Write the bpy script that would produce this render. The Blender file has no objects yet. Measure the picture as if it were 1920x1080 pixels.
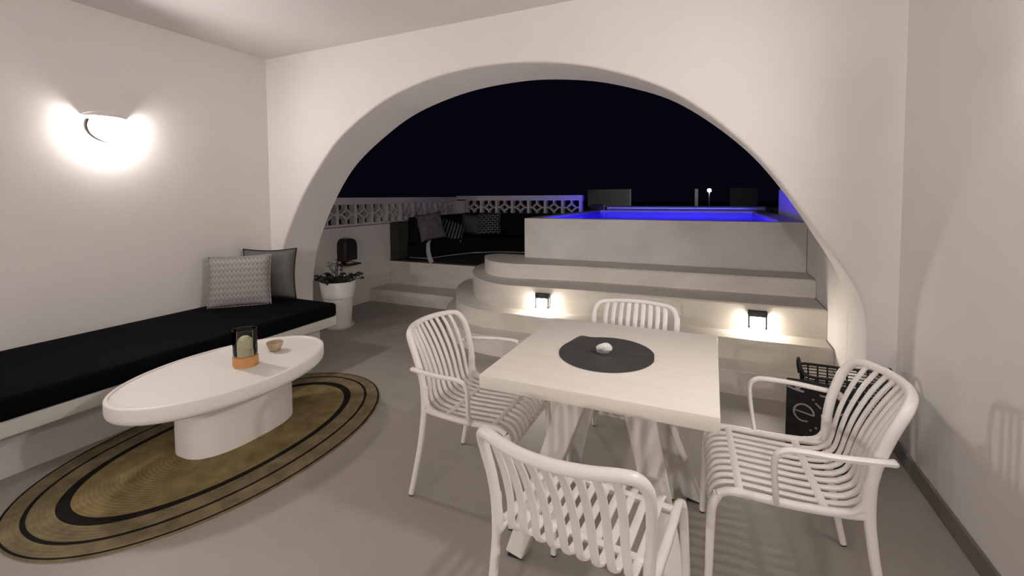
import bpy, bmesh, math, random
from mathutils import Vector, Matrix
PI = math.pi
C = bpy.context.scene.collection
random.seed(4)

# ------------------------------------------------------------------ materials
def mat(name, col, rough=.6, metal=0., var=0., scale=6., bump=0., bscale=60., emit=None, estr=0., spec=.5,
        trans=0., alpha=1., ior=1.45, sheen=0., streak=None):
    m = bpy.data.materials.new(name); m.use_nodes = True
    nt = m.node_tree; b = nt.nodes['Principled BSDF']
    b.inputs['Roughness'].default_value = rough; b.inputs['Metallic'].default_value = metal
    b.inputs['Specular IOR Level'].default_value = spec
    b.inputs['Base Color'].default_value = (*col, 1)
    b.inputs['Transmission Weight'].default_value = trans; b.inputs['IOR'].default_value = ior
    if sheen: b.inputs['Sheen Weight'].default_value = sheen
    tc = nt.nodes.new('ShaderNodeTexCoord')
    src = tc.outputs['Object']
    if streak:
        mp = nt.nodes.new('ShaderNodeMapping'); mp.inputs['Scale'].default_value = streak
        nt.links.new(src, mp.inputs['Vector']); vs = mp.outputs['Vector']
    else: vs = src
    if var:
        n = nt.nodes.new('ShaderNodeTexNoise'); n.inputs['Scale'].default_value = scale; n.inputs['Detail'].default_value = 6
        n.inputs['Roughness'].default_value = .6
        r = nt.nodes.new('ShaderNodeValToRGB')
        lo = [max(0, c*(1-var)) for c in col]; hi = [min(1, c*(1+var)) for c in col]
        r.color_ramp.elements[0].position = .32; r.color_ramp.elements[1].position = .68
        r.color_ramp.elements[0].color = (*lo, 1); r.color_ramp.elements[1].color = (*hi, 1)
        nt.links.new(vs, n.inputs['Vector']); nt.links.new(n.outputs['Fac'], r.inputs['Fac']); nt.links.new(r.outputs['Color'], b.inputs['Base Color'])
    if bump:
        n2 = nt.nodes.new('ShaderNodeTexNoise'); n2.inputs['Scale'].default_value = bscale; n2.inputs['Detail'].default_value = 4
        bp = nt.nodes.new('ShaderNodeBump'); bp.inputs['Strength'].default_value = bump; bp.inputs['Distance'].default_value = .01
        nt.links.new(src, n2.inputs['Vector']); nt.links.new(n2.outputs['Fac'], bp.inputs['Height']); nt.links.new(bp.outputs['Normal'], b.inputs['Normal'])
    if emit:
        b.inputs['Emission Color'].default_value = (*emit, 1); b.inputs['Emission Strength'].default_value = estr
    return m

WARM = (1., .86, .74)
M = {}
M['plaster'] = mat('plaster', (.74, .70, .67), .85, var=.03, scale=1.3, bump=.12, bscale=9)
M['ceiling'] = mat('ceiling_paint', (.74, .70, .68), .9, var=.02, scale=1.1)
M['floor'] = mat('microcement', (.34, .308, .272), .5, var=.07, scale=1.6, bump=.05, bscale=14, spec=.4)
M['step'] = mat('step_cement', (.68, .635, .57), .6, var=.09, scale=2.2, bump=.08, bscale=12, streak=(.7, 1, 2.6))
M['poolwall'] = mat('pool_cement', (.68, .64, .60), .65, var=.11, scale=1.9, bump=.08, bscale=10)
M['bench'] = mat('bench_plaster', (.60, .57, .53), .7, var=.08, scale=3, bump=.08, bscale=14)
M['board'] = mat('baseboard_tile', (.17, .15, .14), .5)
M['white'] = mat('white_resin', (.80, .755, .72), .38, bump=.03, bscale=200)
M['lacquer'] = mat('white_lacquer', (.80, .75, .71), .42)
M['table'] = mat('white_painted_wood', (.80, .745, .675), .45, var=.03, scale=3, streak=(1, 9, 9))
M['tleg'] = mat('white_leg_wood', (.70, .66, .62), .5, var=.02, scale=3, streak=(6, 6, .8))
M['rubber'] = mat('dark_rubber', (.02, .02, .02), .7)
M['black'] = mat('black_fabric', (.0035, .0035, .004), .95, bump=.1, bscale=300, spec=.05)
M['navy'] = mat('dark_upholstery', (.009, .009, .012), .95, spec=.1)
M['brown'] = mat('charcoal_brown_upholstery', (.055, .052, .046), .95, var=.1, scale=4, spec=.1)
M['leather'] = mat('charcoal_leatherette', (.055, .052, .050), .55, bump=.1, bscale=250)
M['blackmetal'] = mat('black_metal', (.012, .012, .012), .45)
M['bagcloth'] = mat('black_bag_cloth', (.010, .010, .011), .7, bump=.1, bscale=80)
M['print'] = mat('pale_grey_print', (.34, .32, .30), .7)
M['dirt'] = mat('soil', (.03, .025, .02), .95, var=.4, scale=40)
M['leaf'] = mat('dark_green_leaf', (.03, .04, .022), .6, var=.3, scale=20)
M['stone'] = mat('white_shell', (.72, .70, .69), .5, bump=.4, bscale=60)
M['shellshade'] = mat('shell_shadow_grey', (.16, .15, .15), .6)  # dark grey standing in for the shade under the shell
M['wood'] = mat('orange_wood', (.52, .25, .085), .5, var=.15, scale=9, streak=(1, 1, 8))
M['candle'] = mat('pale_green_wax', (.68, .62, .46), .6, var=.08, scale=12)
M['bowl'] = mat('beige_ceramic', (.48, .37, .25), .5, var=.2, scale=18)
M['pillowdark'] = mat('charcoal_linen', (.115, .11, .105), .95, var=.06, scale=30, bump=.2, bscale=300)
M['piping'] = mat('dark_piping', (.02, .018, .017), .9)
M['greyfabric'] = mat('grey_fabric', (.11, .105, .105), .95, var=.35, scale=14)
M['rope'] = mat('pale_towel', (.45, .42, .43), .9, bump=.3, bscale=100)
M['alu'] = mat('brushed_aluminium', (.62, .60, .62), .35, metal=.6)
M['deck'] = mat('dark_deck', (.05, .05, .05), .8)
M['ground'] = mat('night_ground', (.03, .035, .025), .95, var=.3, scale=.5)
M['render'] = mat('cement_render', (.45, .46, .46), .9, var=.06, scale=.6)
M['bluewall'] = mat('pool_plaster', (.6, .62, .68), .6)
M['breeze'] = mat('breeze_block_paint', (.62, .58, .58), .8, bump=.1, bscale=40)
M['globe'] = mat('sconce_glass', (1, .95, .9), .4, emit=(1., .955, .92), estr=430)
M['globe_fill'] = mat('fill_lamp_glass', (1, .95, .9), .4, emit=(1., .95, .92), estr=1050)  # stronger glow for the added lamps behind the camera
M['taupe'] = mat('taupe_metal', (.10, .085, .075), .6)
M['led'] = mat('led_diffuser', (1, .95, .9), .4, emit=(1., .90, .77), estr=170)
M['street'] = mat('street_lamp_glass', (1, 1, 1), .4, emit=(1, 1, 1), estr=420)
M['poollight'] = mat('pool_light_glass', (.1, .1, 1), .4, emit=(.05, .012, 1.), estr=420)

# geometric print for the pale pillow: rows of small dark chevrons
def pillow_print():
    m = mat('chevron_print_fabric', (.36, .33, .32), .95, spec=.2)
    nt = m.node_tree; b = nt.nodes['Principled BSDF']
    tc = nt.nodes.new('ShaderNodeTexCoord'); sp = nt.nodes.new('ShaderNodeSeparateXYZ'); nt.links.new(tc.outputs['Object'], sp.inputs[0])
    def mth(op, a, v=None, c=None):
        n = nt.nodes.new('ShaderNodeMath'); n.operation = op
        for i, q in enumerate((a, v)):
            if q is None: continue
            if isinstance(q, (int, float)): n.inputs[i].default_value = q
            else: nt.links.new(q, n.inputs[i])
        return n.outputs[0]
    x, z = sp.outputs['X'], sp.outputs['Z']
    tri = mth('PINGPONG', mth('MULTIPLY', x, 30), .5)          # zigzag in x
    v = mth('FRACT', mth('ADD', mth('MULTIPLY', z, 19), mth('MULTIPLY', tri, 1.3)))
    band = mth('GREATER_THAN', v, .62)
    cut = mth('GREATER_THAN', mth('FRACT', mth('MULTIPLY', x, 30)), .16)
    f = mth('MULTIPLY', band, cut)
    mx = nt.nodes.new('ShaderNodeMix'); mx.data_type = 'RGBA'
    mx.inputs['A'].default_value = (.34, .31, .30, 1); mx.inputs['B'].default_value = (.22, .20, .195, 1)
    nt.links.new(f, mx.inputs['Factor']); nt.links.new(mx.outputs['Result'], b.inputs['Base Color'])
    return m
M['print_pillow'] = pillow_print()

def key_print():
    m = mat('maze_print_fabric', (.05, .05, .055), .95, spec=.2)
    nt = m.node_tree; b = nt.nodes['Principled BSDF']
    tc = nt.nodes.new('ShaderNodeTexCoord')
    br = nt.nodes.new('ShaderNodeTexBrick'); br.inputs['Scale'].default_value = 6
    br.inputs['Color1'].default_value = (.02, .02, .022, 1); br.inputs['Color2'].default_value = (.02, .02, .022, 1)
    br.inputs['Mortar'].default_value = (.26, .25, .24, 1); br.inputs['Mortar Size'].default_value = .035
    mp = nt.nodes.new('ShaderNodeMapping'); mp.inputs['Rotation'].default_value = (PI/2, 0, 0)
    nt.links.new(tc.outputs['Object'], mp.inputs[0]); nt.links.new(mp.outputs[0], br.inputs['Vector']); nt.links.new(br.outputs['Color'], b.inputs['Base Color'])
    return m
M['maze'] = key_print()
def stripe_print():
    m = mat('striped_fabric', (.05, .05, .055), .95, spec=.2)
    nt = m.node_tree; b = nt.nodes['Principled BSDF']
    tc = nt.nodes.new('ShaderNodeTexCoord'); w = nt.nodes.new('ShaderNodeTexWave'); w.inputs['Scale'].default_value = 6
    r = nt.nodes.new('ShaderNodeValToRGB'); r.color_ramp.elements[0].position = .8; r.color_ramp.elements[0].color = (.018, .018, .02, 1)
    r.color_ramp.elements[1].position = .86; r.color_ramp.elements[1].color = (.30, .29, .28, 1)
    nt.links.new(tc.outputs['Object'], w.inputs['Vector']); nt.links.new(w.outputs['Fac'], r.inputs['Fac']); nt.links.new(r.outputs['Color'], b.inputs['Base Color'])
    return m
M['stripe'] = stripe_print()

def water_mat():
    m = bpy.data.materials.new('pool_water'); m.use_nodes = True; nt = m.node_tree
    nt.nodes.clear()
    out = nt.nodes.new('ShaderNodeOutputMaterial'); mx = nt.nodes.new('ShaderNodeMixShader')
    tr = nt.nodes.new('ShaderNodeBsdfTransparent'); tr.inputs[0].default_value = (.75, .8, 1, 1)
    gl = nt.nodes.new('ShaderNodeBsdfGlossy'); gl.inputs['Roughness'].default_value = .08; gl.inputs['Color'].default_value = (.8, .8, .9, 1)
    n = nt.nodes.new('ShaderNodeTexNoise'); n.inputs['Scale'].default_value = 5; bp = nt.nodes.new('ShaderNodeBump'); bp.inputs['Strength'].default_value = .15
    tc = nt.nodes.new('ShaderNodeTexCoord'); nt.links.new(tc.outputs['Object'], n.inputs['Vector']); nt.links.new(n.outputs['Fac'], bp.inputs['Height'])
    nt.links.new(bp.outputs['Normal'], gl.inputs['Normal'])
    mx.inputs[0].default_value = .35
    nt.links.new(tr.outputs[0], mx.inputs[1]); nt.links.new(gl.outputs[0], mx.inputs[2]); nt.links.new(mx.outputs[0], out.inputs[0])
    return m
M['water'] = water_mat()
def smoke_glass():
    m = bpy.data.materials.new('smoky_green_glass'); m.use_nodes = True; nt = m.node_tree; nt.nodes.clear()
    out = nt.nodes.new('ShaderNodeOutputMaterial'); mx = nt.nodes.new('ShaderNodeMixShader')
    tr = nt.nodes.new('ShaderNodeBsdfTransparent'); tr.inputs[0].default_value = (.88, .89, .85, 1)
    gl = nt.nodes.new('ShaderNodeBsdfGlossy'); gl.inputs['Roughness'].default_value = .05
    fr = nt.nodes.new('ShaderNodeFresnel'); fr.inputs['IOR'].default_value = 1.45
    nt.links.new(fr.outputs[0], mx.inputs[0]); nt.links.new(tr.outputs[0], mx.inputs[1]); nt.links.new(gl.outputs[0], mx.inputs[2]); nt.links.new(mx.outputs[0], out.inputs[0])
    return m
M['glass'] = smoke_glass()

# ------------------------------------------------------------------ helpers
def obj(name, bm, m, parent=None, smooth=False, angle=None, loc=None, rot=None):
    me = bpy.data.meshes.new(name)
    bmesh.ops.recalc_face_normals(bm, faces=bm.faces)
    if smooth:
        for f in bm.faces: f.smooth = True
        if angle:
            for e in bm.edges:
                if len(e.link_faces) == 2 and e.calc_face_angle(0) > angle: e.smooth = False
    bm.to_mesh(me); bm.free()
    for k in (m if isinstance(m, (list, tuple)) else [m]): me.materials.append(k)
    o = bpy.data.objects.new(name, me); C.objects.link(o)
    if parent: o.parent = parent
    if loc: o.location = loc
    if rot: o.rotation_euler = rot
    return o
def tag(o, label, cat, group=None):
    o['label'] = label; o['category'] = cat
    if group: o['group'] = group
    return o
def thing(name, label, cat, loc=(0, 0, 0), rotz=0, group=None):
    o = bpy.data.objects.new(name, None); C.objects.link(o); o.empty_display_size = .1
    o.location = loc; o.rotation_euler = (0, 0, rotz)
    return tag(o, label, cat, group)
def struct(name, bm, m, smooth=False, angle=None, parent=None):
    o = obj(name, bm, m, parent, smooth, angle); o['kind'] = 'structure'; return o
def box(bm, x0, x1, y0, y1, z0, z1, bev=0, seg=3):
    t = bmesh.new()
    bmesh.ops.create_cube(t, size=1)
    for v in t.verts: v.co = ((x0+x1)/2+v.co.x*(x1-x0), (y0+y1)/2+v.co.y*(y1-y0), (z0+z1)/2+v.co.z*(z1-z0))
    if bev: bmesh.ops.bevel(t, geom=t.edges[:], offset=bev, segments=seg, affect='EDGES', profile=.5)
    join(bm, t); return bm
def join(bm, t):
    me = bpy.data.meshes.new('tmp'); t.to_mesh(me); t.free(); bm.from_mesh(me); bpy.data.meshes.remove(me)
def B(*a, **k): return box(bmesh.new(), *a, **k)
def catmull(pts, n=6):
    P = [Vector(p) for p in pts]; P = [P[0]*2-P[1]]+P+[P[-1]*2-P[-2]]; out = []
    for i in range(1, len(P)-2):
        for k in range(n):
            t = k/n; a, b, c, d = P[i-1:i+3]
            out.append(.5*((2*b)+(c-a)*t+(2*a-5*b+4*c-d)*t*t+(3*b-a-3*c+d)*t**3))
    out.append(P[-2]); return out
def sweep(bm, pts, w, h, side=None, n=8, pw=2.6, cap=True, curve=6):
    """tube of section w (along side axis) x h along a smooth path; w,h may be (start,end)"""
    path = catmull(pts, curve) if curve else [Vector(p) for p in pts]
    w = w if isinstance(w, tuple) else (w, w); h = h if isinstance(h, tuple) else (h, h)
    rings = []; N = len(path); s = Vector(side) if side else None
    for i, p in enumerate(path):
        t = (path[min(i+1, N-1)]-path[max(i-1, 0)]).normalized()
        if side: a = (s-t*s.dot(t))
        else:
            a = (s if s else (Vector((0, 0, 1)) if abs(t.z) < .9 else Vector((1, 0, 0)))); a = a-t*a.dot(t)
        a.normalize()
        if not side: s = a
        b = t.cross(a); f = i/(N-1); ww = (w[0]*(1-f)+w[1]*f)/2; hh = (h[0]*(1-f)+h[1]*f)/2; r = []
        for k in range(n):
            q = 2*PI*(k+.5)/n; c, sn = math.cos(q), math.sin(q)
            cc = math.copysign(abs(c)**(2/pw), c); ss = math.copysign(abs(sn)**(2/pw), sn)
            r.append(bm.verts.new(p+a*ww*cc+b*hh*ss))
        rings.append(r)
    for i in range(N-1):
        for k in range(n): bm.faces.new((rings[i][k], rings[i][(k+1) % n], rings[i+1][(k+1) % n], rings[i+1][k]))
    if cap: bm.faces.new(rings[0]); bm.faces.new(rings[-1])
    return bm
def prism(bm, poly, z0, z1):
    a = [bm.verts.new((x, y, z0)) for x, y in poly]; b = [bm.verts.new((x, y, z1)) for x, y in poly]
    bm.faces.new(a); bm.faces.new(b); n = len(poly)
    for i in range(n): bm.faces.new((a[i], a[(i+1) % n], b[(i+1) % n], b[i]))
    return bm
def lathe(bm, prof, n=40, cx=0, cy=0, sx=1, sy=1, close=False):
    rings = []
    for r, z in prof:
        if r < 1e-6: rings.append([bm.verts.new((cx, cy, z))])
        else: rings.append([bm.verts.new((cx+sx*r*math.cos(2*PI*k/n), cy+sy*r*math.sin(2*PI*k/n), z)) for k in range(n)])
    for a, b in zip(rings, rings[1:]):
        for k in range(n):
            if len(a) == 1 and len(b) == 1: continue
            if len(a) == 1: bm.faces.new((a[0], b[k], b[(k+1) % n]))
            elif len(b) == 1: bm.faces.new((a[k], a[(k+1) % n], b[0]))
            else: bm.faces.new((a[k], a[(k+1) % n], b[(k+1) % n], b[k]))
    return bm
def pillow(W, H, T, pinch=.06, n=22):
    """pillow standing in its local XZ plane, thickness along Y, base at z=0"""
    bm = bmesh.new(); g = {}
    for s in (1, -1):
        for i in range(n+1):
            for j in range(n+1):
                u, v = 2*i/n-1, 2*j/n-1
                edge = i in (0, n) or j in (0, n)
                if s == -1 and edge: g[s, i, j] = g[1, i, j]; continue
                k = 1-pinch*(1-v*v) if True else 1
                l = 1-pinch*(1-u*u)
                th = T/2*((1-u**4)*(1-v**4))**.55
                th += .004*math.sin(7*u+3*v)*(1-u*u)*(1-v*v)
                g[s, i, j] = bm.verts.new((W/2*u*k, s*th, H/2+H/2*v*l))
    for s in (1, -1):
        for i in range(n):
            for j in range(n): bm.faces.new((g[s, i, j], g[s, i+1, j], g[s, i+1, j+1], g[s, i, j+1]))
    return bm
def pillow_edge(W, H, pinch=.06, r=.006, n=16):
    pts = []
    for k in range(n): u = -1+2*k/n; pts.append((W/2*u, 0, H/2-H/2*(1-pinch*(1-u*u))))
    for k in range(n): v = -1+2*k/n; pts.append((W/2*(1-pinch*(1-v*v)), 0, H/2+H/2*v))
    for k in range(n): u = 1-2*k/n; pts.append((W/2*u, 0, H/2+H/2*(1-pinch*(1-u*u))))
    for k in range(n+1): v = 1-2*k/n; pts.append((-W/2*(1-pinch*(1-v*v)), 0, H/2+H/2*v))
    return sweep(bmesh.new(), pts, 2*r, 2*r, side=(0, 1, 0), n=6, curve=0)

# ------------------------------------------------------------------ room
XL, XR, YW, YB, HC, YN = -4.263, .99, 3.24, 3.64, 2.94, -4.2
struct('floor', B(-4.75, 1.25, YN-.2, 5.1, -.12, 0), M['floor'])
struct('ceiling', B(XL-.2, XR+.2, YN-.2, YB, HC, HC+.2), M['ceiling'])
struct('wall_left', B(XL-.2, XL, YN, YW+.0, 0, HC), M['plaster'])
struct('wall_right', B(XR, XR+.2, YN, YW+.0, 0, HC), M['plaster'])
M['rearwall'] = mat('grey_rear_wall', (.16, .155, .15), .6)
struct('wall_rear', B(XL-.2, XR+.2, YN-.2, YN, 0, HC), M['rearwall'])
struct('baseboard_right', B(XR-.012, XR, YN, YW, 0, .095, bev=.003, seg=1), M['board'])

front = [(-4.17, 0), (-4.17, .35), (-4.15, .7), (-4.091, .979), (-3.83, 1.45), (-3.53, 1.82), (-3.242, 2.09), (-2.74, 2.371), (-2.256, 2.508), (-1.901, 2.553),
         (-1.576, 2.558), (-1.197, 2.524), (-.773, 2.43), (-.33, 2.249), (-.10, 2.09), (.071, 1.939), (.257, 1.748), (.436, 1.505),
         (.609, 1.231), (.711, 1.08), (.802, .922), (.840, .82), (.849, .70), (.849, .4), (.849, 0)]
back = [(-4.13, 0), (-4.13, .35), (-4.11, .60), (-4.067, .846), (-3.95, 1.13), (-3.72, 1.52), (-3.43, 1.86), (-2.977, 2.165), (-2.60, 2.343), (-2.047, 2.475),
        (-1.513, 2.509), (-1.187, 2.486), (-.812, 2.421), (-.37, 2.269), (-.17, 2.152), (.033, 1.996), (.265, 1.775), (.448, 1.53),
        (.575, 1.33), (.66, 1.185), (.755, 1.02), (.825, .87), (.845, .72), (.845, .4), (.845, 0)]
def resamp(pts, N):
    p = catmull([(x, 0, z) for x, z in pts], 12)
    d = [0]
    for a, b in zip(p, p[1:]): d.append(d[-1]+(b-a).length)
    out = []; j = 0
    for k in range(N):
        t = d[-1]*k/(N-1)
        while j < len(d)-2 and d[j+1] < t: j += 1
        f = (t-d[j])/max(1e-9, d[j+1]-d[j]); out.append(p[j].lerp(p[j+1], f))
    for _ in range(4):
        out = [out[0]]+[(out[i-1]+out[i]*2+out[i+1])/4 for i in range(1, N-1)]+[out[-1]]
    out[0].z = out[-1].z = 0
    return out
N = 130
F_, K_ = resamp(front, N), resamp(back, N)
def offs(c, r):                                                   # widen a contour by r, away from the opening
    o = []
    for i, p in enumerate(c):
        t = (c[min(i+1, N-1)]-c[max(i-1, 0)]).normalized(); nrm = Vector((-t.z, 0, t.x)); q = p+nrm*r
        if i in (0, N-1): q.z = 0
        o.append(q)
    return o
bm = bmesh.new(); R = .022
rows = []
for k in range(5):
    a = PI/2*k/4; c = offs(F_, R*(1-math.sin(a))); rows.append([bm.verts.new((p.x, YW+R*(1-math.cos(a)), max(0, p.z))) for p in c])
for k in range(1, 8):
    f = k/8; rows.append([bm.verts.new((F_[i].x*(1-f)+K_[i].x*f, YW+R+(YB-YW-R)*f, F_[i].z*(1-f)+K_[i].z*f)) for i in range(N)])
rows.append([bm.verts.new((p.x, YB, p.z)) for p in K_])
for a, b in zip(rows, rows[1:]):
    for i in range(N-1): bm.faces.new((a[i], a[i+1], b[i+1], b[i]))
for row, y in ((rows[0], YW), (rows[-1], YB)):
    x0, x1 = (XL-.2, XR+.2) if y == YB else (XL-.1, XR+.1)
    vs = [bm.verts.new((x0, y, 0)), bm.verts.new((x0, y, HC+(.2 if y == YB else .05))), bm.verts.new((x1, y, HC+(.2 if y == YB else .05))), bm.verts.new((x1, y, 0))]
    bm.faces.new(vs+row[::-1])
o = struct('wall_back', bm, M['plaster'], smooth=True, angle=.6)

# ------------------------------------------------------------------ outside: walls
XE = -4.53
struct('wall_terrace_right', B(.845, 1.15, YB, 7.22, 0, 1.58, bev=.012), M['plaster'])
def parapet(name, label, u0, n, pitch, solid0, solid1, place, z0, z1, top, vertical):
    """lower solid wall + pierced block screen above"""
    pass
def screen(us, zb, zt, top, u_lo, u_hi, depth, flip):
    """pierced screen in (u, z), extruded along d; returns bmesh in local u=x, d=y"""
    bm = bmesh.new()
    box(bm, u_lo, u_hi, 0, depth, zt, top)
    box(bm, u_lo, u_hi, 0, depth, zb-.03, zb)
    def bar(x0, z0, x1, z1, w):
        d = Vector((x1-x0, 0, z1-z0)); L = d.length; d.normalize(); nn = Vector((-d.z, 0, d.x))*w/2; vs = []
        for y in (0.005, depth-.005):
            for s, e in ((0, 1), (0, -1), (1, -1), (1, 1)):
                p = Vector((x0, y, z0))+d*L*s+nn*e; vs.append(bm.verts.new(p))
        for f in ((0, 1, 2, 3), (7, 6, 5, 4), (0, 4, 5, 1), (1, 5, 6, 2), (2, 6, 7, 3), (3, 7, 4, 0)): bm.faces.new([vs[i] for i in f])
    for a, b in zip(us, us[1:]):
        box(bm, a-.024, a+.024, 0, depth, zb, zt)
        cx, cz = (a+b)/2, (zb+zt)/2; hw, hh = (b-a)/2, (zt-zb)/2; r, q = hw*.52, hh*.56
        for p0, p1 in (((cx-r, cz), (cx, cz+q)), ((cx, cz+q), (cx+r, cz)), ((cx+r, cz), (cx, cz-q)), ((cx, cz-q), (cx-r, cz))): bar(*p0, *p1, .026)
        bar(cx-hw, cz, cx-r, cz, .026); bar(cx+r, cz, cx+hw, cz, .026); bar(cx, cz+q, cx, cz+hh, .026); bar(cx, cz-q, cx, cz-hh, .026)
    box(bm, us[-1]-.024, us[-1]+.024, 0, depth, zb, zt)
    return bm
struct('wall_terrace_left', B(XE-.14, XE, YB, 7.58, 0, 1.10), M['plaster'])
struct('wall_terrace_back', B(XE, -2.125, 7.44, 7.58, 0, 1.14), M['plaster'])
lp = [4.427-2*.333+k*.333 for k in range(12)]
bm = screen(lp, 1.14, 1.405, 1.50, YB, 7.58, .10, 1)
for v in bm.verts: v.co = Vector((XE-v.co.y, v.co.x, v.co.z))
tag(obj('breeze_block_screen', bm, M['breeze']), 'long white breeze block parapet screen on left terrace wall above the planter', 'parapet')
bm = screen([-4.315+k*.3215 for k in range(8)], 1.18, 1.43, 1.52, XE, -2.03, .10, 1)
box(bm, XE, -4.33, 0, .1, 1.15, 1.45)
for v in bm.verts: v.co.y += 7.44
tag(obj('breeze_block_screen', bm, M['breeze']), 'white breeze block parapet screen facing the arch behind the lounge sofa', 'parapet')

# ------------------------------------------------------------------ steps, platform, pool
E1 = [(.842, 3.69), (-1.6, 3.69), (-1.95, 3.70), (-2.22, 3.78), (-2.5, 3.97), (-2.76, 4.27), (-2.95, 4.62), (-3.08, 4.98)]
E2 = [(.842, 3.96), (-1.5, 3.94), (-2.02, 3.94), (-2.22, 3.98), (-2.42, 4.08), (-2.60, 4.27), (-2.80, 4.56), (-2.97, 4.88), (-3.08, 5.2), (-3.12, 5.45)]
E3 = [(.842, 4.195), (-1.1, 4.18), (-1.72, 4.13), (-2.05, 4.15), (-2.34, 4.32), (-2.55, 4.56), (-2.73, 4.87), (-2.84, 5.2), (-2.88, 5.6)]
E4 = [(.842, 4.64), (-1.2, 4.62), (-1.75, 4.56), (-2.03, 4.52), (-2.25, 4.56), (-2.43, 4.68), (-2.60, 4.93), (-2.66, 5.12), (-2.56, 5.3)]
def smoothpoly(p, k=6): return [(q.x, q.y) for q in catmull([(x, y, 0) for x, y in p[1:]], k)]
st = thing('terrace_steps', 'pale cement steps with rounded left end rising beyond the arch', 'steps', (0, 0, 0))
def step(poly, tail, z0, z1):
    pts = [poly[0]]+smoothpoly(poly)+tail
    bm = prism(bmesh.new(), pts, z0, z1)
    ed = [e for e in bm.edges if all(abs(v.co.z-z1) < 1e-5 for v in e.verts)]
    bmesh.ops.bevel(bm, geom=ed, offset=.01, segments=2, affect='EDGES')
    return obj('step', bm, M['step'], st, smooth=True, angle=.5)
step(E1, [(-3.12, 5.0), (XE+.003, 5.0), (XE+.003, 5.447), (-2.124, 5.447), (-2.124, 5.075), (.842, 5.075)], 0, .18)
step(E2, [(-2.124, 5.447), (-2.124, 5.075), (.842, 5.075)], .18, .35)
step(E3, [(-2.124, 5.597), (-2.124, 5.075), (.842, 5.075)], .35, .59)
step(E4, [(-2.124, 5.3), (-2.124, 5.075), (.842, 5.075)], .59, .75)
pf = thing('lounge_platform', 'raised cement platform with dark floor left of the pool', 'platform', (0, 0, 0))
bm = prism(bmesh.new(), [(XE+.003, 5.45), (-2.9, 5.45), (-2.9, 5.6), (-2.123, 5.6), (-2.123, 7.437), (XE+.003, 7.437)], .0, .525)
obj('base', bm, M['step'], pf)
bm = prism(bmesh.new(), [(XE+.002, 5.455), (-2.9, 5.455), (-2.9, 5.605), (-2.125, 5.605), (-2.125, 7.435), (XE+.002, 7.435)], .525, .545)
obj('dark_mat', bm, M['brown'], pf)

pl = thing('raised_pool', 'raised plunge pool in pale cement lit blue behind the steps', 'pool', (0, 0, 0))
bm = bmesh.new()
box(bm, -2.12, .842, 5.08, 5.2, 0, 1.234, bev=.008, seg=2)
box(bm, -2.12, -1.95, 5.2, 8.4, 0, 1.234); box(bm, .62, .842, 5.2, 8.4, 0, 1.234); box(bm, -2.12, .842, 8.4, 8.55, 0, 1.234)
obj('pool_wall', bm, M['poolwall'], pl, smooth=True, angle=.5)
bm = bmesh.new(); box(bm, -1.95, .62, 5.2, 8.4, .30, .36)
box(bm, -1.95, -1.935, 5.2, 8.4, .36, 1.22); box(bm, .605, .62, 5.2, 8.4, .36, 1.22); box(bm, -1.95, .62, 8.385, 8.4, .36, 1.22); box(bm, -1.95, .62, 5.2, 5.21, .36, 1.22)
obj('basin', bm, M['bluewall'], pl)
obj('water', B(-1.935, .605, 5.21, 8.385, 1.190, 1.2), M['water'], pl)
for x in (-1.3, -.6, .15):
    bm = lathe(bmesh.new(), [(0, 0), (.085, 0), (.085, .02), (.07, .03), (0, .034)], 24)
    bmesh.ops.rotate(bm, verts=bm.verts, cent=(0, 0, 0), matrix=Matrix.Rotation(-PI/2, 3, 'X'))
    obj('pool_light', bm, M['poollight'], pl, smooth=True, angle=.6, loc=(x, 5.215, .93))
tag(obj('pool_cover_roller', lathe(bmesh.new(), [(0, 0), (.04, 0), (.04, 2.62), (0, 2.62)], 24), M['alu'], smooth=True, angle=.6), 'long silver roller tube across the far end of the pool', 'roller')
rl = bpy.data.objects['pool_cover_roller']; rl.rotation_euler = (0, PI/2, 0); rl.location = (-1.83, 8.5, 1.275)
for o_ in [rl]:
    for x, w, h_ in ((-2.02, .26, .14), (.86, .12, .11)):
        b_ = bmesh.new(); box(b_, -.07, h_-.04, -.07, .07, (x-w/2+1.83), (x+w/2+1.83), bev=.015)
        for v in b_.verts: v.co.x = -v.co.x+.035-.0
        obj('end_stand', b_, M['blackmetal'], rl)
struct('floor_pool_deck', B(-6, 3, 8.55, 13, .9, 1.19), M['deck'])
struct('ground', B(-30, 30, 13, 45, -.1, .9), M['ground'])
tag(obj('boundary_wall', B(-5.2, -3.31, 20, 20.3, .9, 1.80), M['render']), 'pale rendered boundary wall standing far behind the pool', 'wall')
M['dimrender2'] = mat('grey_post_paint', (.06, .06, .055), .9)
tag(obj('gate_post', B(-.67, -.545, 20, 20.15, .9, 1.78), M['dimrender2']), 'slim pale post beside the distant street light', 'post')
M['dimrender'] = mat('dark_render', (.015, .014, .014), .9)
tag(obj('outbuilding', B(.70, 1.75, 21.5, 22.5, .9, 1.82), M['dimrender']), 'low dark outbuilding right of the distant street light', 'building')
sl = thing('street_lamp', 'small bright white lamp glowing in the distant darkness', 'street lamp', (-.115, 19, .9))
obj('pole', sweep(bmesh.new(), [(0, .06, 0), (0, .06, .4), (0, .06, .79)], .04, .04), M['blackmetal'], sl)
obj('lamp_globe', lathe(bmesh.new(), [(0, -.07), (.05, -.05), (.07, 0), (.05, .05), (0, .07)], 20), M['street'], sl, smooth=True, loc=(0, 0, .80))

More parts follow.
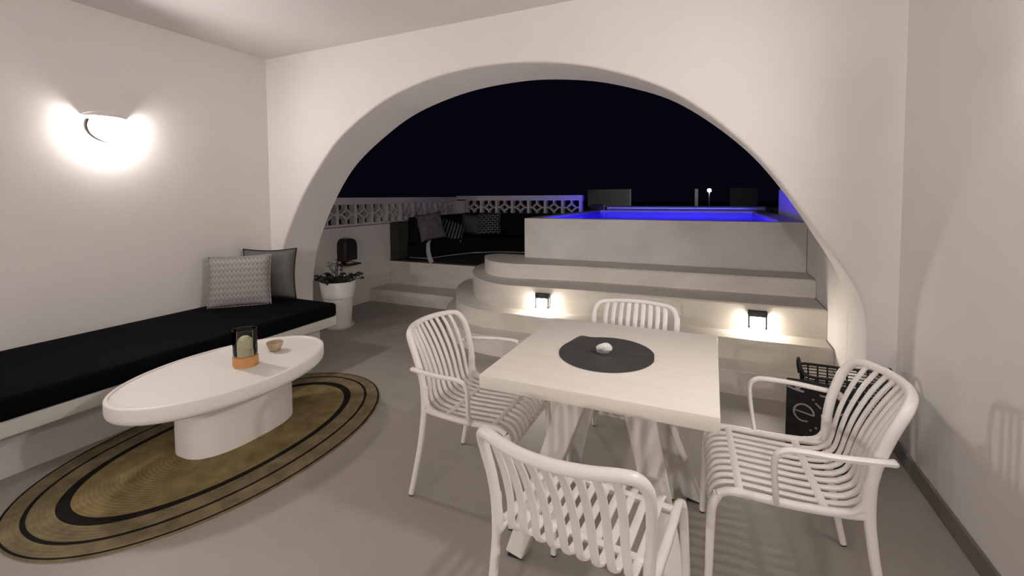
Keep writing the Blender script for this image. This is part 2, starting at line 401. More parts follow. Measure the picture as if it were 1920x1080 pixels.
# ------------------------------------------------------------------ lounge sofa (built-in, dark)
so = thing('lounge_sofa', 'black corner lounge sofa on the raised terrace platform', 'sofa', (0, 0, .545))
z0 = 0
def rel(bm):
    for v in bm.verts: v.co.z -= .545
    return bm
obj('side_panel', rel(B(XE+.003, XE+.16, 5.46, 7.43, .546, 1.12, bev=.02)), M['brown'], so, smooth=True, angle=.6)
obj('back_cushion', rel(B(-4.36, -4.17, 5.68, 7.2, .70, 1.19, bev=.05)), M['navy'], so, smooth=True)
obj('back_cushion', rel(B(-4.3, -2.3, 7.22, 7.42, .70, 1.205, bev=.05)), M['navy'], so, smooth=True)
bm = prism(bmesh.new(), [(-4.36, 5.68), (-3.98, 5.68), (-3.88, 6.1), (-3.7, 6.55), (-3.3, 6.85), (-2.3, 6.95), (-2.3, 7.42), (-4.36, 7.42)], .566, .82)
bmesh.ops.bevel(bm, geom=[e for e in bm.edges if all(v.co.z > .81 for v in e.verts)], offset=.03, segments=3, affect='EDGES')
obj('seat', rel(bm), M['navy'], so, smooth=True, angle=.6)
bm = prism(bmesh.new(), [(-4.36, 5.72), (-4.0, 5.72), (-3.91, 6.1), (-3.73, 6.57), (-3.3, 6.88), (-2.33, 6.98), (-2.33, 7.42), (-4.36, 7.42)], .546, .566)
obj('plinth', rel(bm), M['render'], so)
obj('armrest', rel(B(-2.33, -2.15, 6.2, 7.42, .546, 1.05, bev=.03)), M['brown'], so, smooth=True, angle=.6)

def place_pillow(name, label, W, H, T, m, c, face, lean, roll=0, cat='pillow', group=None, z=0, pipe=None, pinch=.06):
    """c = base centre, face = direction (deg) the front looks to, lean = backward tilt"""
    o = obj(name, pillow(W, H, T, pinch), m, smooth=True)
    tag(o, label, cat, group)
    # local -Y looks to the front
    rz = math.radians(face+90)
    mtx = Matrix.Translation(c) @ Matrix.Rotation(rz, 4, 'Z') @ Matrix.Rotation(-lean, 4, 'X') @ Matrix.Rotation(roll, 4, 'Y')
    o.matrix_world = mtx
    if pipe:
        e = obj('piping', pillow_edge(W, H, pinch), pipe, o, smooth=True)
    return o
place_pillow('throw_pillow', 'grey patterned cushion leaning at the left end of the terrace lounge', .44, .44, .13, M['greyfabric'], (-3.98, 5.86, .83), -35, .30, roll=-.14)
place_pillow('throw_pillow', 'black cushion with thin pale diagonal stripes on the terrace lounge', .42, .40, .12, M['stripe'], (-3.93, 6.22, .82), -35, .75, roll=.5)
place_pillow('throw_pillow', 'plain dark grey cushion in the corner of the terrace lounge', .38, .38, .12, M['leather'], (-3.98, 6.98, .825), -70, .25, roll=.08)
place_pillow('throw_pillow', 'black cushion with pale maze print against the lounge back', .44, .40, .12, M['maze'], (-3.62, 7.04, .825), -80, .25, roll=-.05)
bm = sweep(bmesh.new(), [(-3.93, 5.66, .835), (-3.915, 5.60, .80), (-3.89, 5.56, .74), (-3.86, 5.52, .69), (-3.80, 5.47, .60), (-3.745, 5.44, .54)], (.06, .075), .02, side=(.7, .3, .4), n=10)
tag(obj('towel', bm, M['rope'], smooth=True), 'pale rolled towel hanging over the edge of the terrace lounge', 'towel')

# ------------------------------------------------------------------ step lights
def step_light(label, x, y, rz=0):
    t = thing('step_light', label, 'light', (x, y, .39), rz)
    bm = bmesh.new()
    box(bm, -.070, .070, -.046, 0, .100, .152, bev=.004, seg=1)
    for sx in (-1, 1): box(bm, min(sx*.056, sx*.070), max(sx*.056, sx*.070), -.048, -.036, .004, .12)
    box(bm, -.066, .066, -.004, 0, .004, .15)
    obj('housing', bm, M['blackmetal'], t)
    bm = bmesh.new()
    box(bm, -.052, .052, -.038, -.006, .016, .098, bev=.006, seg=2)
    obj('diffuser', bm, M['led'], t, smooth=True, angle=.6)
    return t
step_light('black framed step light glowing on the curved left part of the steps', -1.527, 4.135, .06)
step_light('black framed step light glowing on the riser near the right wall', .355, 4.192, 0)

# ------------------------------------------------------------------ wall sconces
def sconce(label, x, y, z, s, rz=0, glass='globe'):
    """s=+1: fixed on a wall at the left, light opens towards +x"""
    t = thing('wall_sconce', label, 'wall lamp', (x, y, z), rz)
    bm = lathe(bmesh.new(), [(0, 0), (.075, 0), (.075, .012), (.02, .02), (0, .02)], 28)
    bmesh.ops.rotate(bm, verts=bm.verts, cent=(0, 0, 0), matrix=Matrix.Rotation(PI/2*s, 3, 'Y'))
    obj('wall_plate', bm, M['plaster'], t, smooth=True, angle=.6)
    bm = bmesh.new()                                               # hood: quarter dome above the globe, open below
    n, mm = 18, 8; g = []
    for j in range(mm+1):
        a = PI/2*j/mm; row = []
        for i in range(n+1):
            b = -PI/2+PI*i/n
            row.append(bm.verts.new((s*(.002+.105*math.cos(b)*math.cos(a)), .135*math.sin(b)*math.cos(a), .072+.040*math.sin(a))))
        g.append(row)
    for j in range(mm):
        for i in range(n):
            if j == mm-1: bm.faces.new((g[j][i], g[j][i+1], g[j+1][i]))
            else: bm.faces.new((g[j][i], g[j][i+1], g[j+1][i+1], g[j+1][i]))
    bmesh.ops.remove_doubles(bm, verts=bm.verts, dist=1e-5)
    h = obj('hood', bm, M['lacquer'], t, smooth=True)
    md = h.modifiers.new('thick', 'SOLIDIFY'); md.thickness = .005
    pts = []                                                      # crescent rim curling round one side and under the globe
    for k in range(19):
        a = math.radians(155+k*7.6)
        pts.append((s*.062, s*math.cos(a)*.140, -.006+math.sin(a)*.112))
    bm = bmesh.new(); sweep(bm, pts, (.050, .018), (.018, .006), side=(s, 0, 0), curve=2, n=10)
    obj('rim', bm, M['taupe'], t, smooth=True)
    bm = lathe(bmesh.new(), [(0, -.016)]+[(.070*math.cos(a), .016*math.sin(a)) for a in [math.radians(q) for q in range(-75, 90, 15)]]+[(0, .016)], 32)
    bmesh.ops.rotate(bm, verts=bm.verts, cent=(0, 0, 0), matrix=Matrix.Rotation(PI/2, 3, 'Y'))
    obj('globe', bm, M[glass], t, smooth=True, loc=(s*.050, 0, -.012))
    return t
sconce('glowing white wall sconce above the long black bench cushion', XL, 1.86, 2.05, 1)
sconce('glowing wall sconce on the right wall at the frame edge', XR, 1.70, 2.05, -1)

sconce('added fill lamp on the unseen rear wall nearer the right corner', .1, YN, 2.1, 1, PI/2, 'globe_fill')  # added pair behind the camera, throws frontal light on steps and chairs
sconce('added fill lamp on the unseen rear wall nearer the long bench', -2.6, YN, 2.1, 1, PI/2, 'globe_fill')

# ------------------------------------------------------------------ bench, cushion, pillows
bn = thing('built_in_bench', 'long white plastered bench along the left wall', 'bench', (-3.75, 1.0, 0))
def relb(bm):
    for v in bm.verts: v.co -= Vector((-3.75, 1.0, 0))
    return bm
obj('slab', relb(B(XL+.004, -3.235, YN+.004, 3.12, .295, .385, bev=.012)), M['bench'], bn, smooth=True, angle=.6)
obj('plinth', relb(B(XL+.004, -3.46, YN+.004, 3.12, 0, .294)), M['bench'], bn)
bm = B(XL+.005, -3.215, YN+.01, 3.11, .386, .512, bev=.028, seg=4)
tag(obj('bench_cushion', bm, M['black'], smooth=True, angle=1.2), 'long black bench cushion on the white plastered bench', 'cushion')
def between(a, b): 
    return ((a[0]+b[0])/2, (a[1]+b[1])/2), math.degrees(math.atan2(b[1]-a[1], b[0]-a[0]))-90, math.dist(a, b)
c, f, L = between((-4.15, 2.50), (-3.78, 2.87))
place_pillow('throw_pillow', 'light grey throw pillow with small chevron print in front on the black bench cushion', .51, .47, .15, M['print_pillow'], (c[0]+.03, c[1]-.03, .505), f, .16, pipe=M['print_pillow'], pinch=.05)
c, f, L = between((-4.17, 2.86), (-3.78, 3.12))
place_pillow('throw_pillow', 'plain dark grey throw pillow behind the patterned one on the bench', .50, .50, .13, M['pillowdark'], (c[0]+.02, c[1]-.02, .505), f-2, .10, pipe=M['piping'], pinch=.09)

# ------------------------------------------------------------------ rug
RX, RY = -2.73, 1.787
ringsr = [(.0, .0, 0), (.52, .43, 0), (.76, .43, 0), (.785, .45, 1), (.835, .485, 1), (.845, .50, 2), (.925, .583, 2), (.928, .586, 1), (.948, .603, 1), (.952, .607, 2), (.985, .65, 2), (.99, .655, 3), (1.0, .68, 3), (1.008, .69, 3), (1.016, .70, 1)]
bm = bmesh.new(); n = 120; prev = None
def oval(a, b, k):
    t = 2*PI*k/n; c, s = math.cos(t), math.sin(t); e = 2/2.12
    return (RX+b*math.copysign(abs(c)**e, c), RY+a*math.copysign(abs(s)**e, s))
cv = bm.verts.new((RX, RY, .011))
radii = [(.30, .12, 0), (.55, .27, 0), (.775, .44, 0), (.78, .445, 1), (.83, .475, 1), (.835, .48, 2), (.925, .575, 2), (.928, .578, 1), (.944, .592, 1), (.948, .596, 2), (1.006, .69, 2), (1.008, .693, 1), (1.016, .703, 1)]
for a, b, m_ in radii:
    r = [bm.verts.new((*oval(a, b, k), .012)) for k in range(n)]
    for k in range(n):
        f = bm.faces.new((cv, r[k], r[(k+1) % n]) if prev is None else (prev[k], r[k], r[(k+1) % n], prev[(k+1) % n])); f.material_index = m_
    prev = r
r = [bm.verts.new((*oval(1.018, .705, k), .0)) for k in range(n)]
for k in range(n): f = bm.faces.new((prev[k], r[k], r[(k+1) % n], prev[(k+1) % n])); f.material_index = 2
bm.faces.new(r)
def rugmat(name, col):
    m = mat(name, col, .95, var=.28, scale=9, spec=.1)
    nt = m.node_tree; b = nt.nodes['Principled BSDF']
    tc = nt.nodes.new('ShaderNodeTexCoord'); mp = nt.nodes.new('ShaderNodeMapping'); mp.inputs['Location'].default_value = (-RX/.70, -RY/1.016, 0); mp.inputs['Scale'].default_value = (1/.70, 1/1.016, 0)
    w = nt.nodes.new('ShaderNodeTexWave'); w.wave_type = 'RINGS'; w.rings_direction = 'Z'; w.inputs['Scale'].default_value = 16; w.inputs['Distortion'].default_value = .6; w.inputs['Detail Scale'].default_value = 6
    bp = nt.nodes.new('ShaderNodeBump'); bp.inputs['Strength'].default_value = .35; bp.inputs['Distance'].default_value = .004
    nt.links.new(tc.outputs['Object'], mp.inputs[0]); nt.links.new(mp.outputs[0], w.inputs['Vector']); nt.links.new(w.outputs['Fac'], bp.inputs['Height']); nt.links.new(bp.outputs['Normal'], b.inputs['Normal'])
    return m
tag(obj('braided_rug', bm, [rugmat('jute_field', (.22, .165, .075)), rugmat('jute_black', (.012, .011, .009)), rugmat('jute_band', (.185, .145, .082))]),
    'oval braided jute rug with black rings under the coffee table', 'rug')

# ------------------------------------------------------------------ coffee table
ct = thing('coffee_table', 'white oval coffee table with thick drum base on the rug', 'coffee table', (-2.765, 1.795, .012), 0)
A, Bx = .630, .412
prof = [(0, .427), (.955, .427), (.962, .436), (.985, .436), (.997, .432), (1, .424), (1, .375), (.992, .357), (.97, .345), (.93, .338), (0, .338)]
bm = bmesh.new(); n = 96; prev = None
for r, z in prof:
    if r == 0:
        ring = [bm.verts.new((0, 0, z))]
    else:
        d = (1-r)*.5
        ring = [bm.verts.new(((Bx-d)*math.cos(2*PI*k/n), (A-d)*math.sin(2*PI*k/n), z)) for k in range(n)]
    if prev:
        for k in range(n):
            if len(prev) == 1: bm.faces.new((prev[0], ring[k], ring[(k+1) % n]))
            elif len(ring) == 1: bm.faces.new((prev[k], ring[0], prev[(k+1) % n]))
            else: bm.faces.new((prev[k], ring[k], ring[(k+1) % n], prev[(k+1) % n]))
    prev = ring
obj('tabletop', bm, M['lacquer'], ct, smooth=True, angle=.7)
pp = []
for k in range(96):
    t_ = 2*PI*k/96; c_, s_ = math.cos(t_), math.sin(t_); e_ = 2/2.6
    pp.append((.205*math.copysign(abs(c_)**e_, c_), .035+.34*math.copysign(abs(s_)**e_, s_)))
bm = prism(bmesh.new(), pp, 0, .338)
obj('drum_base', bm, M['lacquer'], ct, smooth=True, angle=.7)

TZ = .012+.427
cd = thing('candle_holder', 'smoky glass candle holder with orange wooden base on the coffee table', 'candle holder', (-2.698, 1.845, TZ))
def octo(prof): return lathe(bmesh.new(), prof, 8)
obj('wooden_base', lathe(bmesh.new(), [(0, 0), (.070, 0), (.074, .004), (.074, .062), (.070, .066), (0, .07)], 8), M['wood'], cd)
bm = lathe(bmesh.new(), [(.069, .066), (.069, .232), (.065, .232), (.065, .068)], 32)
obj('glass_cylinder', bm, M['glass'], cd, smooth=True, angle=.7)
bm = lathe(bmesh.new(), [(0, .066), (.060, .066), (.060, .112), (.044, .134), (.042, .168), (.021, .186), (0, .189)], 7)
obj('candle', bm, M['candle'], cd)
tag(obj('bowl', lathe(bmesh.new(), [(0, 0), (.026, 0), (.034, .004), (.052, .05), (.054, .062), (.049, .062), (.044, .045), (.028, .012), (0, .01)], 32), M['bowl'], smooth=True, angle=.9, loc=(-2.765, 2.105, TZ)),
    'small beige ceramic bowl on the coffee table', 'bowl')

# ------------------------------------------------------------------ dining table
dt = thing('dining_table', 'square white dining table with splayed board legs', 'dining table', (-.43, 2.10, 0))
obj('tabletop', B(-.46, .465, -.475, .49, .693, .75, bev=.004, seg=2), M['table'], dt, smooth=True, angle=.5)
def leg_board(tx, ty, fx, fy):
    bm = bmesh.new(); P = Vector((tx, ty, .693)); Q = Vector((fx, fy, .012)); hv = []
    d = (Vector((fx, fy, 0))-Vector((tx, ty, 0))).normalized()
    across = Vector((math.copysign(.8, 1), 0, 0)) ; across = Vector((-d.y, d.x, 0))
    # broad face turned towards the front/back sides of the table
    across = (across*0.35+Vector((1 if across.x > 0 else -1, 0, 0))*.65).normalized(); thick = Vector((-across.y, across.x, 0))
    for c_, w in ((P, .068), (Q, .042)):
        for a, b in ((-1, -1), (1, -1), (1, 1), (-1, 1)): hv.append(bm.verts.new(c_+across*w*a+thick*.024*b))
    for f in ((0, 1, 2, 3), (7, 6, 5, 4), (0, 4, 5, 1), (1, 5, 6, 2), (2, 6, 7, 3), (3, 7, 4, 0)): bm.faces.new([hv[i] for i in f])
    bmesh.ops.recalc_face_normals(bm, faces=bm.faces)
    bmesh.ops.bevel(bm, geom=bm.edges[:], offset=.004, segments=1, affect='EDGES')
    l = obj('leg', bm, M['tleg'], dt)
    fb = bmesh.new(); box(fb, fx-.03, fx+.03, fy-.02, fy+.02, 0, .013); obj('foot_pad', fb, M['rubber'], l)
for tx, ty, fx, fy in ((-.09, -.17, -.30, -.455), (.13, -.17, .345, -.455), (.12, .02, .365, .205), (-.10, .02, -.26, .23)): leg_board(tx, ty, fx, fy)

n = 64; bm = bmesh.new(); 
def matz(k):
    a = 2*PI*k/n; up = math.exp(-((a-2.45)/.22)**2)*.020+math.exp(-((a-.12)/.16)**2)*.008
    return up
r0 = [(-.452+.222*math.cos(2*PI*k/n)*(1-2*matz(k)), 2.087+.238*math.sin(2*PI*k/n)*(1-2*matz(k))) for k in range(n)]
top = bm.verts.new((-.452, 2.087, .754)); bot = bm.verts.new((-.452, 2.087, .751)); ra = []; rb = []; rc = []
for k in range(n):
    x, y = r0[k]; ra.append(bm.verts.new((x, y, .754+matz(k)))); rb.append(bm.verts.new((x, y, .751+matz(k))))
    rc.append(bm.verts.new((-.452+(x+.452)*.82, 2.087+(y-2.087)*.82, .754)))
for k in range(n):
    j = (k+1) % n
    bm.faces.new((top, rc[k], rc[j])); bm.faces.new((rc[k], ra[k], ra[j], rc[j])); bm.faces.new((ra[k], rb[k], rb[j], ra[j])); bm.faces.new((bot, rb[j], rb[k]))
tag(obj('placemat', bm, M['leather'], smooth=True, angle=.8), 'round charcoal placemat with curled edge on the dining table', 'placemat')
sh = thing('seashell', 'small white shell on the round charcoal placemat', 'ornament', (-.455, 2.075, .754))
bm = bmesh.new(); bmesh.ops.create_icosphere(bm, subdivisions=2, radius=1)
for v in bm.verts:
    r = 1+.18*math.sin(5*v.co.x+2*v.co.z)+.08*random.uniform(-1, 1); v.co = Vector((v.co.x*.034*r+v.co.y*.012, v.co.y*.024*r, .030+v.co.z*.020*r))
obj('shell_body', bm, M['stone'], sh)
bm = bmesh.new(); bmesh.ops.create_icosphere(bm, subdivisions=2, radius=1)
for v in bm.verts: v.co = Vector((v.co.x*.034-.010, v.co.y*.026, max(0, .010+v.co.z*.016)))
obj('shell_shadow', bm, M['shellshade'], sh)  # dark blob under the shell, its shadow modelled as a solid

# ------------------------------------------------------------------ dining chairs
SL = [(i-4)*.0455 for i in range(9)]
def build_chair(label, arms=True):
    t = thing('dining_chair', label, 'chair', (0, 0, 0), 0)
    W = M['white']
    def yb(x, z):                                                  # back surface: leans back, hollow in plan
        f = (z-.45)/.37; base = -.222-.04*f-.113*f*f
        return base+(.062*max(0, f)+.01)*(x/.235)**2
    bm = bmesh.new()
    half = [(.232, yb(.235, .44), .44), (.238, yb(.235, .52), .52), (.245, yb(.235, .62), .62), (.250, yb(.235, .71), .71), (.248, yb(.235, .765), .765), (.232, yb(.22, .80), .803), (.200, yb(.20, .82), .818), (.13, yb(.13, .823), .822), (.06, yb(.06, .824), .823)]
    path = [(-x, y, z) for x, y, z in half]+[(0, yb(0, .824), .823)]+half[::-1]
    sweep(bm, path, .036, .030, n=10, pw=2.3, curve=5, side=(0, 1, .25))
    for x in SL:
        pts = [(x*.97, yb(x, .82), .818)]+[(x*(.97+.03*(1-k/5)), yb(x, .82-k*.066), .82-k*.066) for k in range(1, 5)]+[(x, yb(x, .5), .505), (x, yb(x, .47)+.012, .468), (x, yb(x, .45)+.045, .443)]
        sweep(bm, pts, .026, .014, side=(1, 0, 0), n=8, curve=4)
    obj('backrest', bm, W, t, smooth=True, angle=.9)
    bm = bmesh.new()
    for x in SL:
        sweep(bm, [(x, yb(x, .45)+.045, .443), (x, -.13, .4345), (x, -.05, .4315), (x, .05, .434), (x, .15, .438), (x, .20, .436), (x, .238, .422), (x, .258, .392), (x, .262, .362)], .0265, .014, side=(1, 0, 0), n=8, curve=4)
    for s in (-1, 1):
        sweep(bm, [(s*.232, -.215, .447), (s*.236, -.15, .440), (s*.239, 0, .434), (s*.240, .15, .438), (s*.240, .20, .436), (s*.242, .235, .42)], .030, .028, side=(1, 0, 0), n=8, curve=4)
    for s in (-1, 1): sweep(bm, [(s*.237, -.206, .53), (s*.236, -.198, .485), (s*.237, -.175, .455), (s*.238, -.13, .440)], (.022, .028), (.014, .026), side=(1, 0, 0), n=8, curve=4)
    sweep(bm, [(-.24, -.095, .434), (0, -.095, .434), (.24, -.095, .434)], .030, .018, side=(0, 1, 0), n=8, curve=1)
    sweep(bm, [(-.24, .165, .439), (0, .165, .439), (.24, .165, .439)], .030, .018, side=(0, 1, 0), n=8, curve=1)
    sweep(bm, [(-.245, .258, .362), (0, .258, .362), (.245, .258, .362)], .016, .020, side=(0, 1, 0), n=8, curve=1)
    obj('seat', bm, W, t, smooth=True, angle=.9)
    for s in ((-1, 1) if arms else ()):
        bm = sweep(bmesh.new(), [(s*.240, -.262, .640), (s*.254, -.270, .648), (s*.270, -.255, .654), (s*.284, -.20, .656), (s*.305, -.10, .660), (s*.31, .00, .662), (s*.311, .045, .655), (s*.310, .068, .63), (s*.304, .070, .58), (s*.285, .062, .50), (s*.262, .056, .455), (s*.244, .052, .436)], .026, .019, side=(1, .1, .1), n=8, curve=4)
        obj('armrest', bm, W, t, smooth=True, angle=.9)
    for s in (-1, 1):
        bm = sweep(bmesh.new(), [(s*.242, .235, .42), (s*.246, .252, .385), (s*.250, .258, .33), (s*.257, .262, .18), (s*.263, .266, .008)], (.036, .026), (.036, .026), side=(1, 0, 0), n=10, curve=4)
        l = obj('leg', bm, W, t, smooth=True, angle=.9)
        obj('foot_cap', lathe(bmesh.new(), [(0, 0), (.012, 0), (.012, .009), (0, .009)], 12, cx=s*.263, cy=.266), M['rubber'], l)
        bm = sweep(bmesh.new(), [(s*.240, -.214, .56), (s*.237, -.214, .50), (s*.236, -.216, .44), (s*.238, -.222, .38), (s*.242, -.235, .28), (s*.250, -.265, .12), (s*.256, -.29, .008)], (.031, .026), (.040, .026), side=(1, 0, 0), n=10, curve=4)
        l = obj('leg', bm, W, t, smooth=True, angle=.9)
        obj('foot_cap', lathe(bmesh.new(), [(0, 0), (.012, 0), (.012, .009), (0, .009)], 12, cx=s*.256, cy=-.29), M['rubber'], l)
    return t
def dup(root, label):
    r = root.copy(); C.objects.link(r); r['label'] = label
    for ch in list(root.children):
        c_ = ch.copy(); C.objects.link(c_); c_.parent = r
        for g_ in ch.children: d_ = g_.copy(); C.objects.link(d_); d_.parent = c_
    return r
near = build_chair('white slatted armless chair in the foreground seen from behind', False); near['group'] = 'armless slatted chairs at the dining table'
near.location = (-.352, 1.412, 0); near.rotation_euler.z = math.radians(-6)
far = dup(near, 'white slatted armless chair tucked behind the table, its back to the steps'); far.location = (-.43, 2.53, 0); far.rotation_euler.z = math.radians(180.5)
right = build_chair('white slatted armchair with its back near the black basket and right wall'); right['group'] = 'slatted armchairs at the dining table'
right.location = (.255, 1.985, 0); right.rotation_euler.z = math.radians(93)
left = dup(right, 'white slatted armchair between the dining table and the oval rug'); left.location = (-1.075, 2.03, 0); left.rotation_euler.z = math.radians(-90)

# ------------------------------------------------------------------ basket and bag in the right corner
bk = thing('wire_basket', 'black wire basket with loop handles in the corner by the steps', 'basket', (.70, 3.09, 0))
bm = bmesh.new()
def rrect(hx, hy, z, n=9, r=.05):
    p = []
    for cx, cy, a0 in ((hx-r, hy-r, 0), (-hx+r, hy-r, 90), (-hx+r, -hy+r, 180), (hx-r, -hy+r, 270)):
        for k in range(n): a = math.radians(a0+90*k/(n-1)); p.append((cx+r*math.cos(a), cy+r*math.sin(a), z))
    return p+[p[0]]
for k in range(24):
    z = .02+.44*k/23; f = .86+.14*k/23
    sweep(bm, rrect(.20*f, .115*f, z), .006 if k < 23 else .016, .006 if k < 23 else .016, side=(0, 0, 1), n=6, curve=0, cap=False)
lo, hi = rrect(.172, .099, .02), rrect(.20, .115, .46)
for x in [-.15+.05*k for k in range(7)]:
    for sy in (-1, 1): sweep(bm, [(x*.86, sy*.0995, .02), (x, sy*.116, .46)], .009, .009, n=6, curve=0)
for y in (-.05, 0, .05):
    for sx in (-1, 1): sweep(bm, [(sx*.1725, y*.86, .02), (sx*.201, y, .46)], .009, .009, n=6, curve=0)
box(bm, -.17, .17, -.097, .097, .015, .022)
obj('wire_body', bm, M['blackmetal'], bk)
for s in (-1, 1):
    pts = [(s*.205, -.045, .42), (s*.212, -.05, .46), (s*.215, -.042, .50), (s*.217, 0, .525), (s*.215, .042, .50), (s*.212, .05, .46), (s*.205, .045, .42)]
    obj('handle', sweep(bmesh.new(), pts, .014, .014, side=(1, 0, 0), curve=4), M['blackmetal'], bk, smooth=True)
bg = thing('tote_bag', 'black bag with pale printed letter e and lines in front of the wire basket', 'bag', (.575, 2.895, 0), math.radians(-6))
bm = bmesh.new(); nx, nz = 14, 12; g = {}
for s in (1, -1):
    for i in range(nx+1):
        for j in range(nz+1):
            u, v = 2*i/nx-1, j/nz
            th = .055*(1-.55*v)*(1-abs(u)**3)+.008+.004*math.sin(9*u+5*v)*(1-u*u)
            g[s, i, j] = bm.verts.new((.177*u*(1-.01*v), -s*th, .458*v-.02*v*(1-u*u)*.3))
for s in (1, -1):
    for i in range(nx):
        for j in range(nz): bm.faces.new((g[s, i, j], g[s, i+1, j], g[s, i+1, j+1], g[s, i, j+1]))
for j in range(nz):
    for i in (0, nx): bm.faces.new((g[1, i, j], g[1, i, j+1], g[-1, i, j+1], g[-1, i, j]))
for i in range(nx):
    for j in (0, nz): bm.faces.new((g[1, i, j], g[1, i+1, j], g[-1, i+1, j], g[-1, i, j]))
obj('bag_body', bm, M['bagcloth'], bg, smooth=True, angle=.8)
def fy(x, z):                                                     # front surface of the bag
    u, v = x/.177, z/.458
    return -(.055*(1-.55*v)*(1-abs(u)**3)+.008+.004*math.sin(9*u+5*v)*(1-u*u))-.0025
def ink(bm, pts, w=.008):
    sweep(bm, [(x, fy(x, z), z) for x, z in pts], w, .002, side=None, n=6, curve=3) if False else None
    path = catmull([(x, fy(x, z), z) for x, z in pts], 4)
    vs = []
    for i, p in enumerate(path):
        t = (path[min(i+1, len(path)-1)]-path[max(i-1, 0)]).normalized(); nn = Vector((-t.z, 0, t.x)).normalized()*w/2
        vs.append((bm.verts.new(p+nn), bm.verts.new(p-nn)))
    for a, b in zip(vs, vs[1:]): bm.faces.new((a[0], b[0], b[1], a[1]))
def mark(name, *strokes):
    bm = bmesh.new()
    for p, w_ in strokes: ink(bm, [(min(.172, x_+.045), z_) for x_, z_ in p], w_)
    obj(name, bm, M['print'], bg)
ex, ez, er = -.138, .292, .046
mark('letter_e', ([(ex+er, ez-.004)]+[(ex+er*math.cos(math.radians(a)), ez+er*math.sin(math.radians(a))) for a in range(6, 312, 18)], .009))
mark('letter_e_bar', ([(ex-er*.95, ez+.006), (ex, ez+.001), (ex+er*1.02, ez-.004)], .008))
mark('printed_line', ([(-.218, .419), (-.163, .409), (-.05, .402), (.08, .400), (.126, .402)], .011))
mark('printed_v', ([(-.186, .452), (-.168, .417), (-.150, .440), (-.128, .450)], .010))
mark('printed_stroke', ([(-.086, .361), (-.074, .349), (-.060, .334)], .009))
mark('printed_x', ([(-.036, .300), (-.012, .283), (.010, .258)], .008))
mark('printed_x', ([(-.030, .272), (-.008, .288), (.014, .310), (.04, .33)], .008))
for x, z in ((-.096, .375), (-.105, .203), (-.081, .224), (-.129, .162), (.06, .35)): mark('printed_dot', ([(x-.005, z), (x, z+.001), (x+.005, z)], .010))
obj('strap', sweep(bmesh.new(), [(.02, -.03, .395), (.03, -.036, .43), (.08, -.038, .455), (.13, -.036, .43), (.14, -.03, .395)], .02, .005, side=(0, 0, 1), curve=4), M['bagcloth'], bg, smooth=True)

# ------------------------------------------------------------------ planter and plants by the arch
px_, py_ = -3.97, 3.86
pt = thing('planter', 'tall tapered white planter beyond the left foot of the arch', 'planter', (px_, py_, 0))
obj('saucer', lathe(bmesh.new(), [(0, 0), (.165, 0), (.175, .022), (.165, .024), (.15, .012), (0, .012)], 40), M['lacquer'], pt, smooth=True, angle=.6)
obj('pot', lathe(bmesh.new(), [(0, .014), (.140, .014), (.162, .30), (.166, .345), (.176, .352), (.203, .53), (.203, .538), (.194, .538), (.188, .50), (.0, .50)], 48), M['lacquer'], pt, smooth=True, angle=.5)
obj('soil', lathe(bmesh.new(), [(0, .512), (.10, .51), (.187, .502)], 24), M['dirt'], pt, smooth=True)
def leaf(bm, p, d, L, w, droop):
    d = Vector(d).normalized(); side = d.cross(Vector((0, 0, 1))).normalized(); up = side.cross(d); prev = None
    for k in range(6):
        t = k/5; c_ = Vector(p)+d*L*t-Vector((0, 0, 1))*droop*t*t*L; ww = w*math.sin(PI*min(.97, .08+t*.92))
        a, b, m_ = bm.verts.new(c_+side*ww+up*ww*.3), bm.verts.new(c_-side*ww+up*ww*.3), bm.verts.new(c_)
        if prev: bm.faces.new((prev[0], a, m_, prev[2])); bm.faces.new((prev[2], m_, b, prev[1]))
        prev = (a, b, m_)
pln = thing('potted_plant', 'low trailing succulent plant growing in the tall white planter', 'plant', (px_, py_, .51))
bs = bmesh.new(); bl = bmesh.new()
for k in range(44):
    a = random.uniform(0, 2*PI); r = random.uniform(.04, .17); R_ = r+random.uniform(.02, .12); h = random.uniform(.03, .10)
    tip = Vector((R_*math.cos(a+.4), R_*math.sin(a+.4), h)); root = Vector((r*math.cos(a), r*math.sin(a), -.005))
    sweep(bs, [root, root.lerp(tip, .5)+Vector((0, 0, .03)), tip], .006, .006, n=5, curve=3)
    for q in range(9):
        b_ = random.uniform(0, 2*PI); leaf(bl, tip, (math.cos(b_), math.sin(b_), random.uniform(.0, .9)), random.uniform(.035, .065), .015, .4)
for k in range(9):
    a = random.uniform(0, 2*PI); root = Vector((.05*math.cos(a), .05*math.sin(a), 0)); tip = root+Vector((random.uniform(-.09, .07), random.uniform(-.05, .05), random.uniform(.15, .27)))
    sweep(bs, [root, root.lerp(tip, .5)+Vector((.01, 0, .01)), tip], .006, .004, n=5, curve=3)
    for q in range(6):
        b_ = random.uniform(0, 2*PI); f = random.uniform(.6, 1); leaf(bl, root.lerp(tip, f), (math.cos(b_), math.sin(b_), .5), random.uniform(.035, .06), .010, .3)
obj('stem', bs, M['leaf'], pln); obj('foliage', bl, M['leaf'], pln)
lt = thing('wall_lantern', 'black round topped lantern fixture on the terrace wall behind the planter', 'wall lamp', (XE, 4.52, .60))
bm = bmesh.new(); n = 20
prof = [(-.115, .06), (-.12, .18), (-.118, .27), (-.10, .325), (-.06, .35), (0, .358), (.06, .35), (.10, .325), (.118, .27), (.12, .18), (.115, .06)]
pp = [(q.x, q.z) for q in catmull([(a, 0, b) for a, b in prof], 3)]
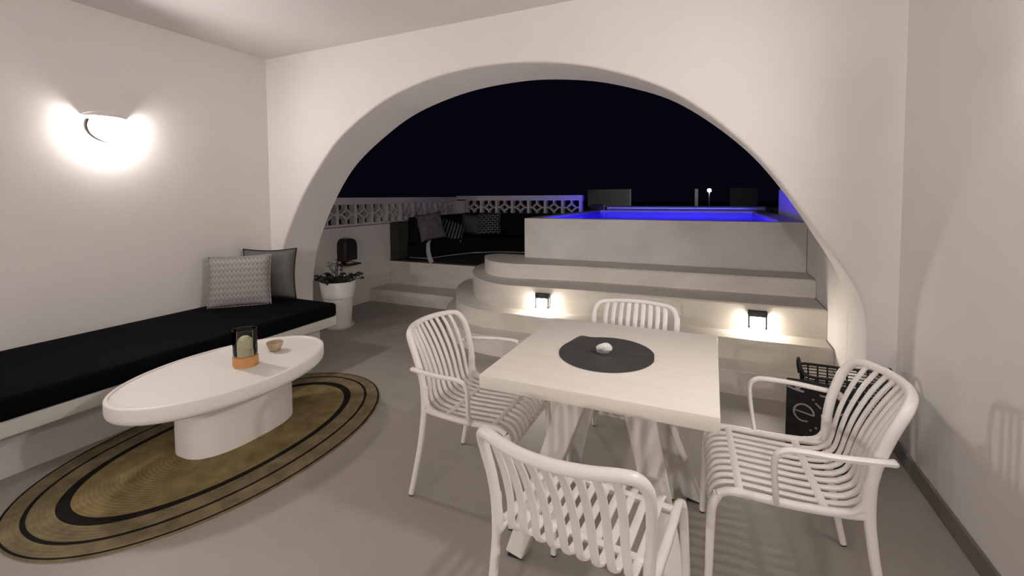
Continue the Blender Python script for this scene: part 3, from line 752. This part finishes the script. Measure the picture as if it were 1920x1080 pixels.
fa = [bm.verts.new((.0, y, z)) for y, z in pp]; fb = [bm.verts.new((.12, y*.96, z*.98+.004)) for y, z in pp]; fc = [bm.verts.new((.145, y*.82, .06+(z-.06)*.90+.008)) for y, z in pp]
for a, b in ((fa, fb), (fb, fc)):
    for i in range(len(pp)-1): bm.faces.new((a[i], a[i+1], b[i+1], b[i]))
    bm.faces.new((a[0], b[0], b[-1], a[-1]))
bm.faces.new(fa); bm.faces.new(fc)
obj('hood', bm, M['blackmetal'], lt, smooth=True, angle=.5)
bm = bmesh.new(); box(bm, 0, .19, -.125, .125, 0, .022, bev=.008); box(bm, 0, .02, -.05, .05, .0, .1)
obj('tray', bm, M['blackmetal'], lt)
bm = lathe(bmesh.new(), [(0, 0), (.05, 0), (.055, .02), (.0, .022)], 20, cx=.10, cy=0)
for v in bm.verts: v.co.z += .022
obj('dish', bm, M['alu'], lt, smooth=True)

# ------------------------------------------------------------------ world, camera
w = bpy.data.worlds.new('night'); bpy.context.scene.world = w; w.use_nodes = True
bgn = w.node_tree.nodes['Background']; bgn.inputs[0].default_value = (.12, .13, .35, 1); bgn.inputs[1].default_value = .011
cam = bpy.data.cameras.new('camera'); co = bpy.data.objects.new('camera', cam); C.objects.link(co)
yaw, pitch, roll = map(math.radians, (24.2406, 2.6904, -.3538)); f = 834.39
F = Vector((-math.sin(yaw)*math.cos(pitch), math.cos(yaw)*math.cos(pitch), -math.sin(pitch))); r = Vector((math.cos(yaw), math.sin(yaw), 0)); u = r.cross(F)
r2 = r*math.cos(roll)+u*math.sin(roll); u2 = -r*math.sin(roll)+u*math.cos(roll)
mw = Matrix((r2, u2, -F)).transposed().to_4x4(); mw.translation = (0, 0, 1.5); co.matrix_world = mw
cam.sensor_width = 36; cam.lens = f/1920*36; cam.shift_y = (408.04-540)/1920; cam.clip_start = .02; cam.clip_end = 200
sc = bpy.context.scene; sc.camera = co
vs = sc.view_settings; vs.view_transform = 'Standard'; vs.look = 'None'; vs.gamma = 1; vs.use_curve_mapping = False; vs.exposure = .12
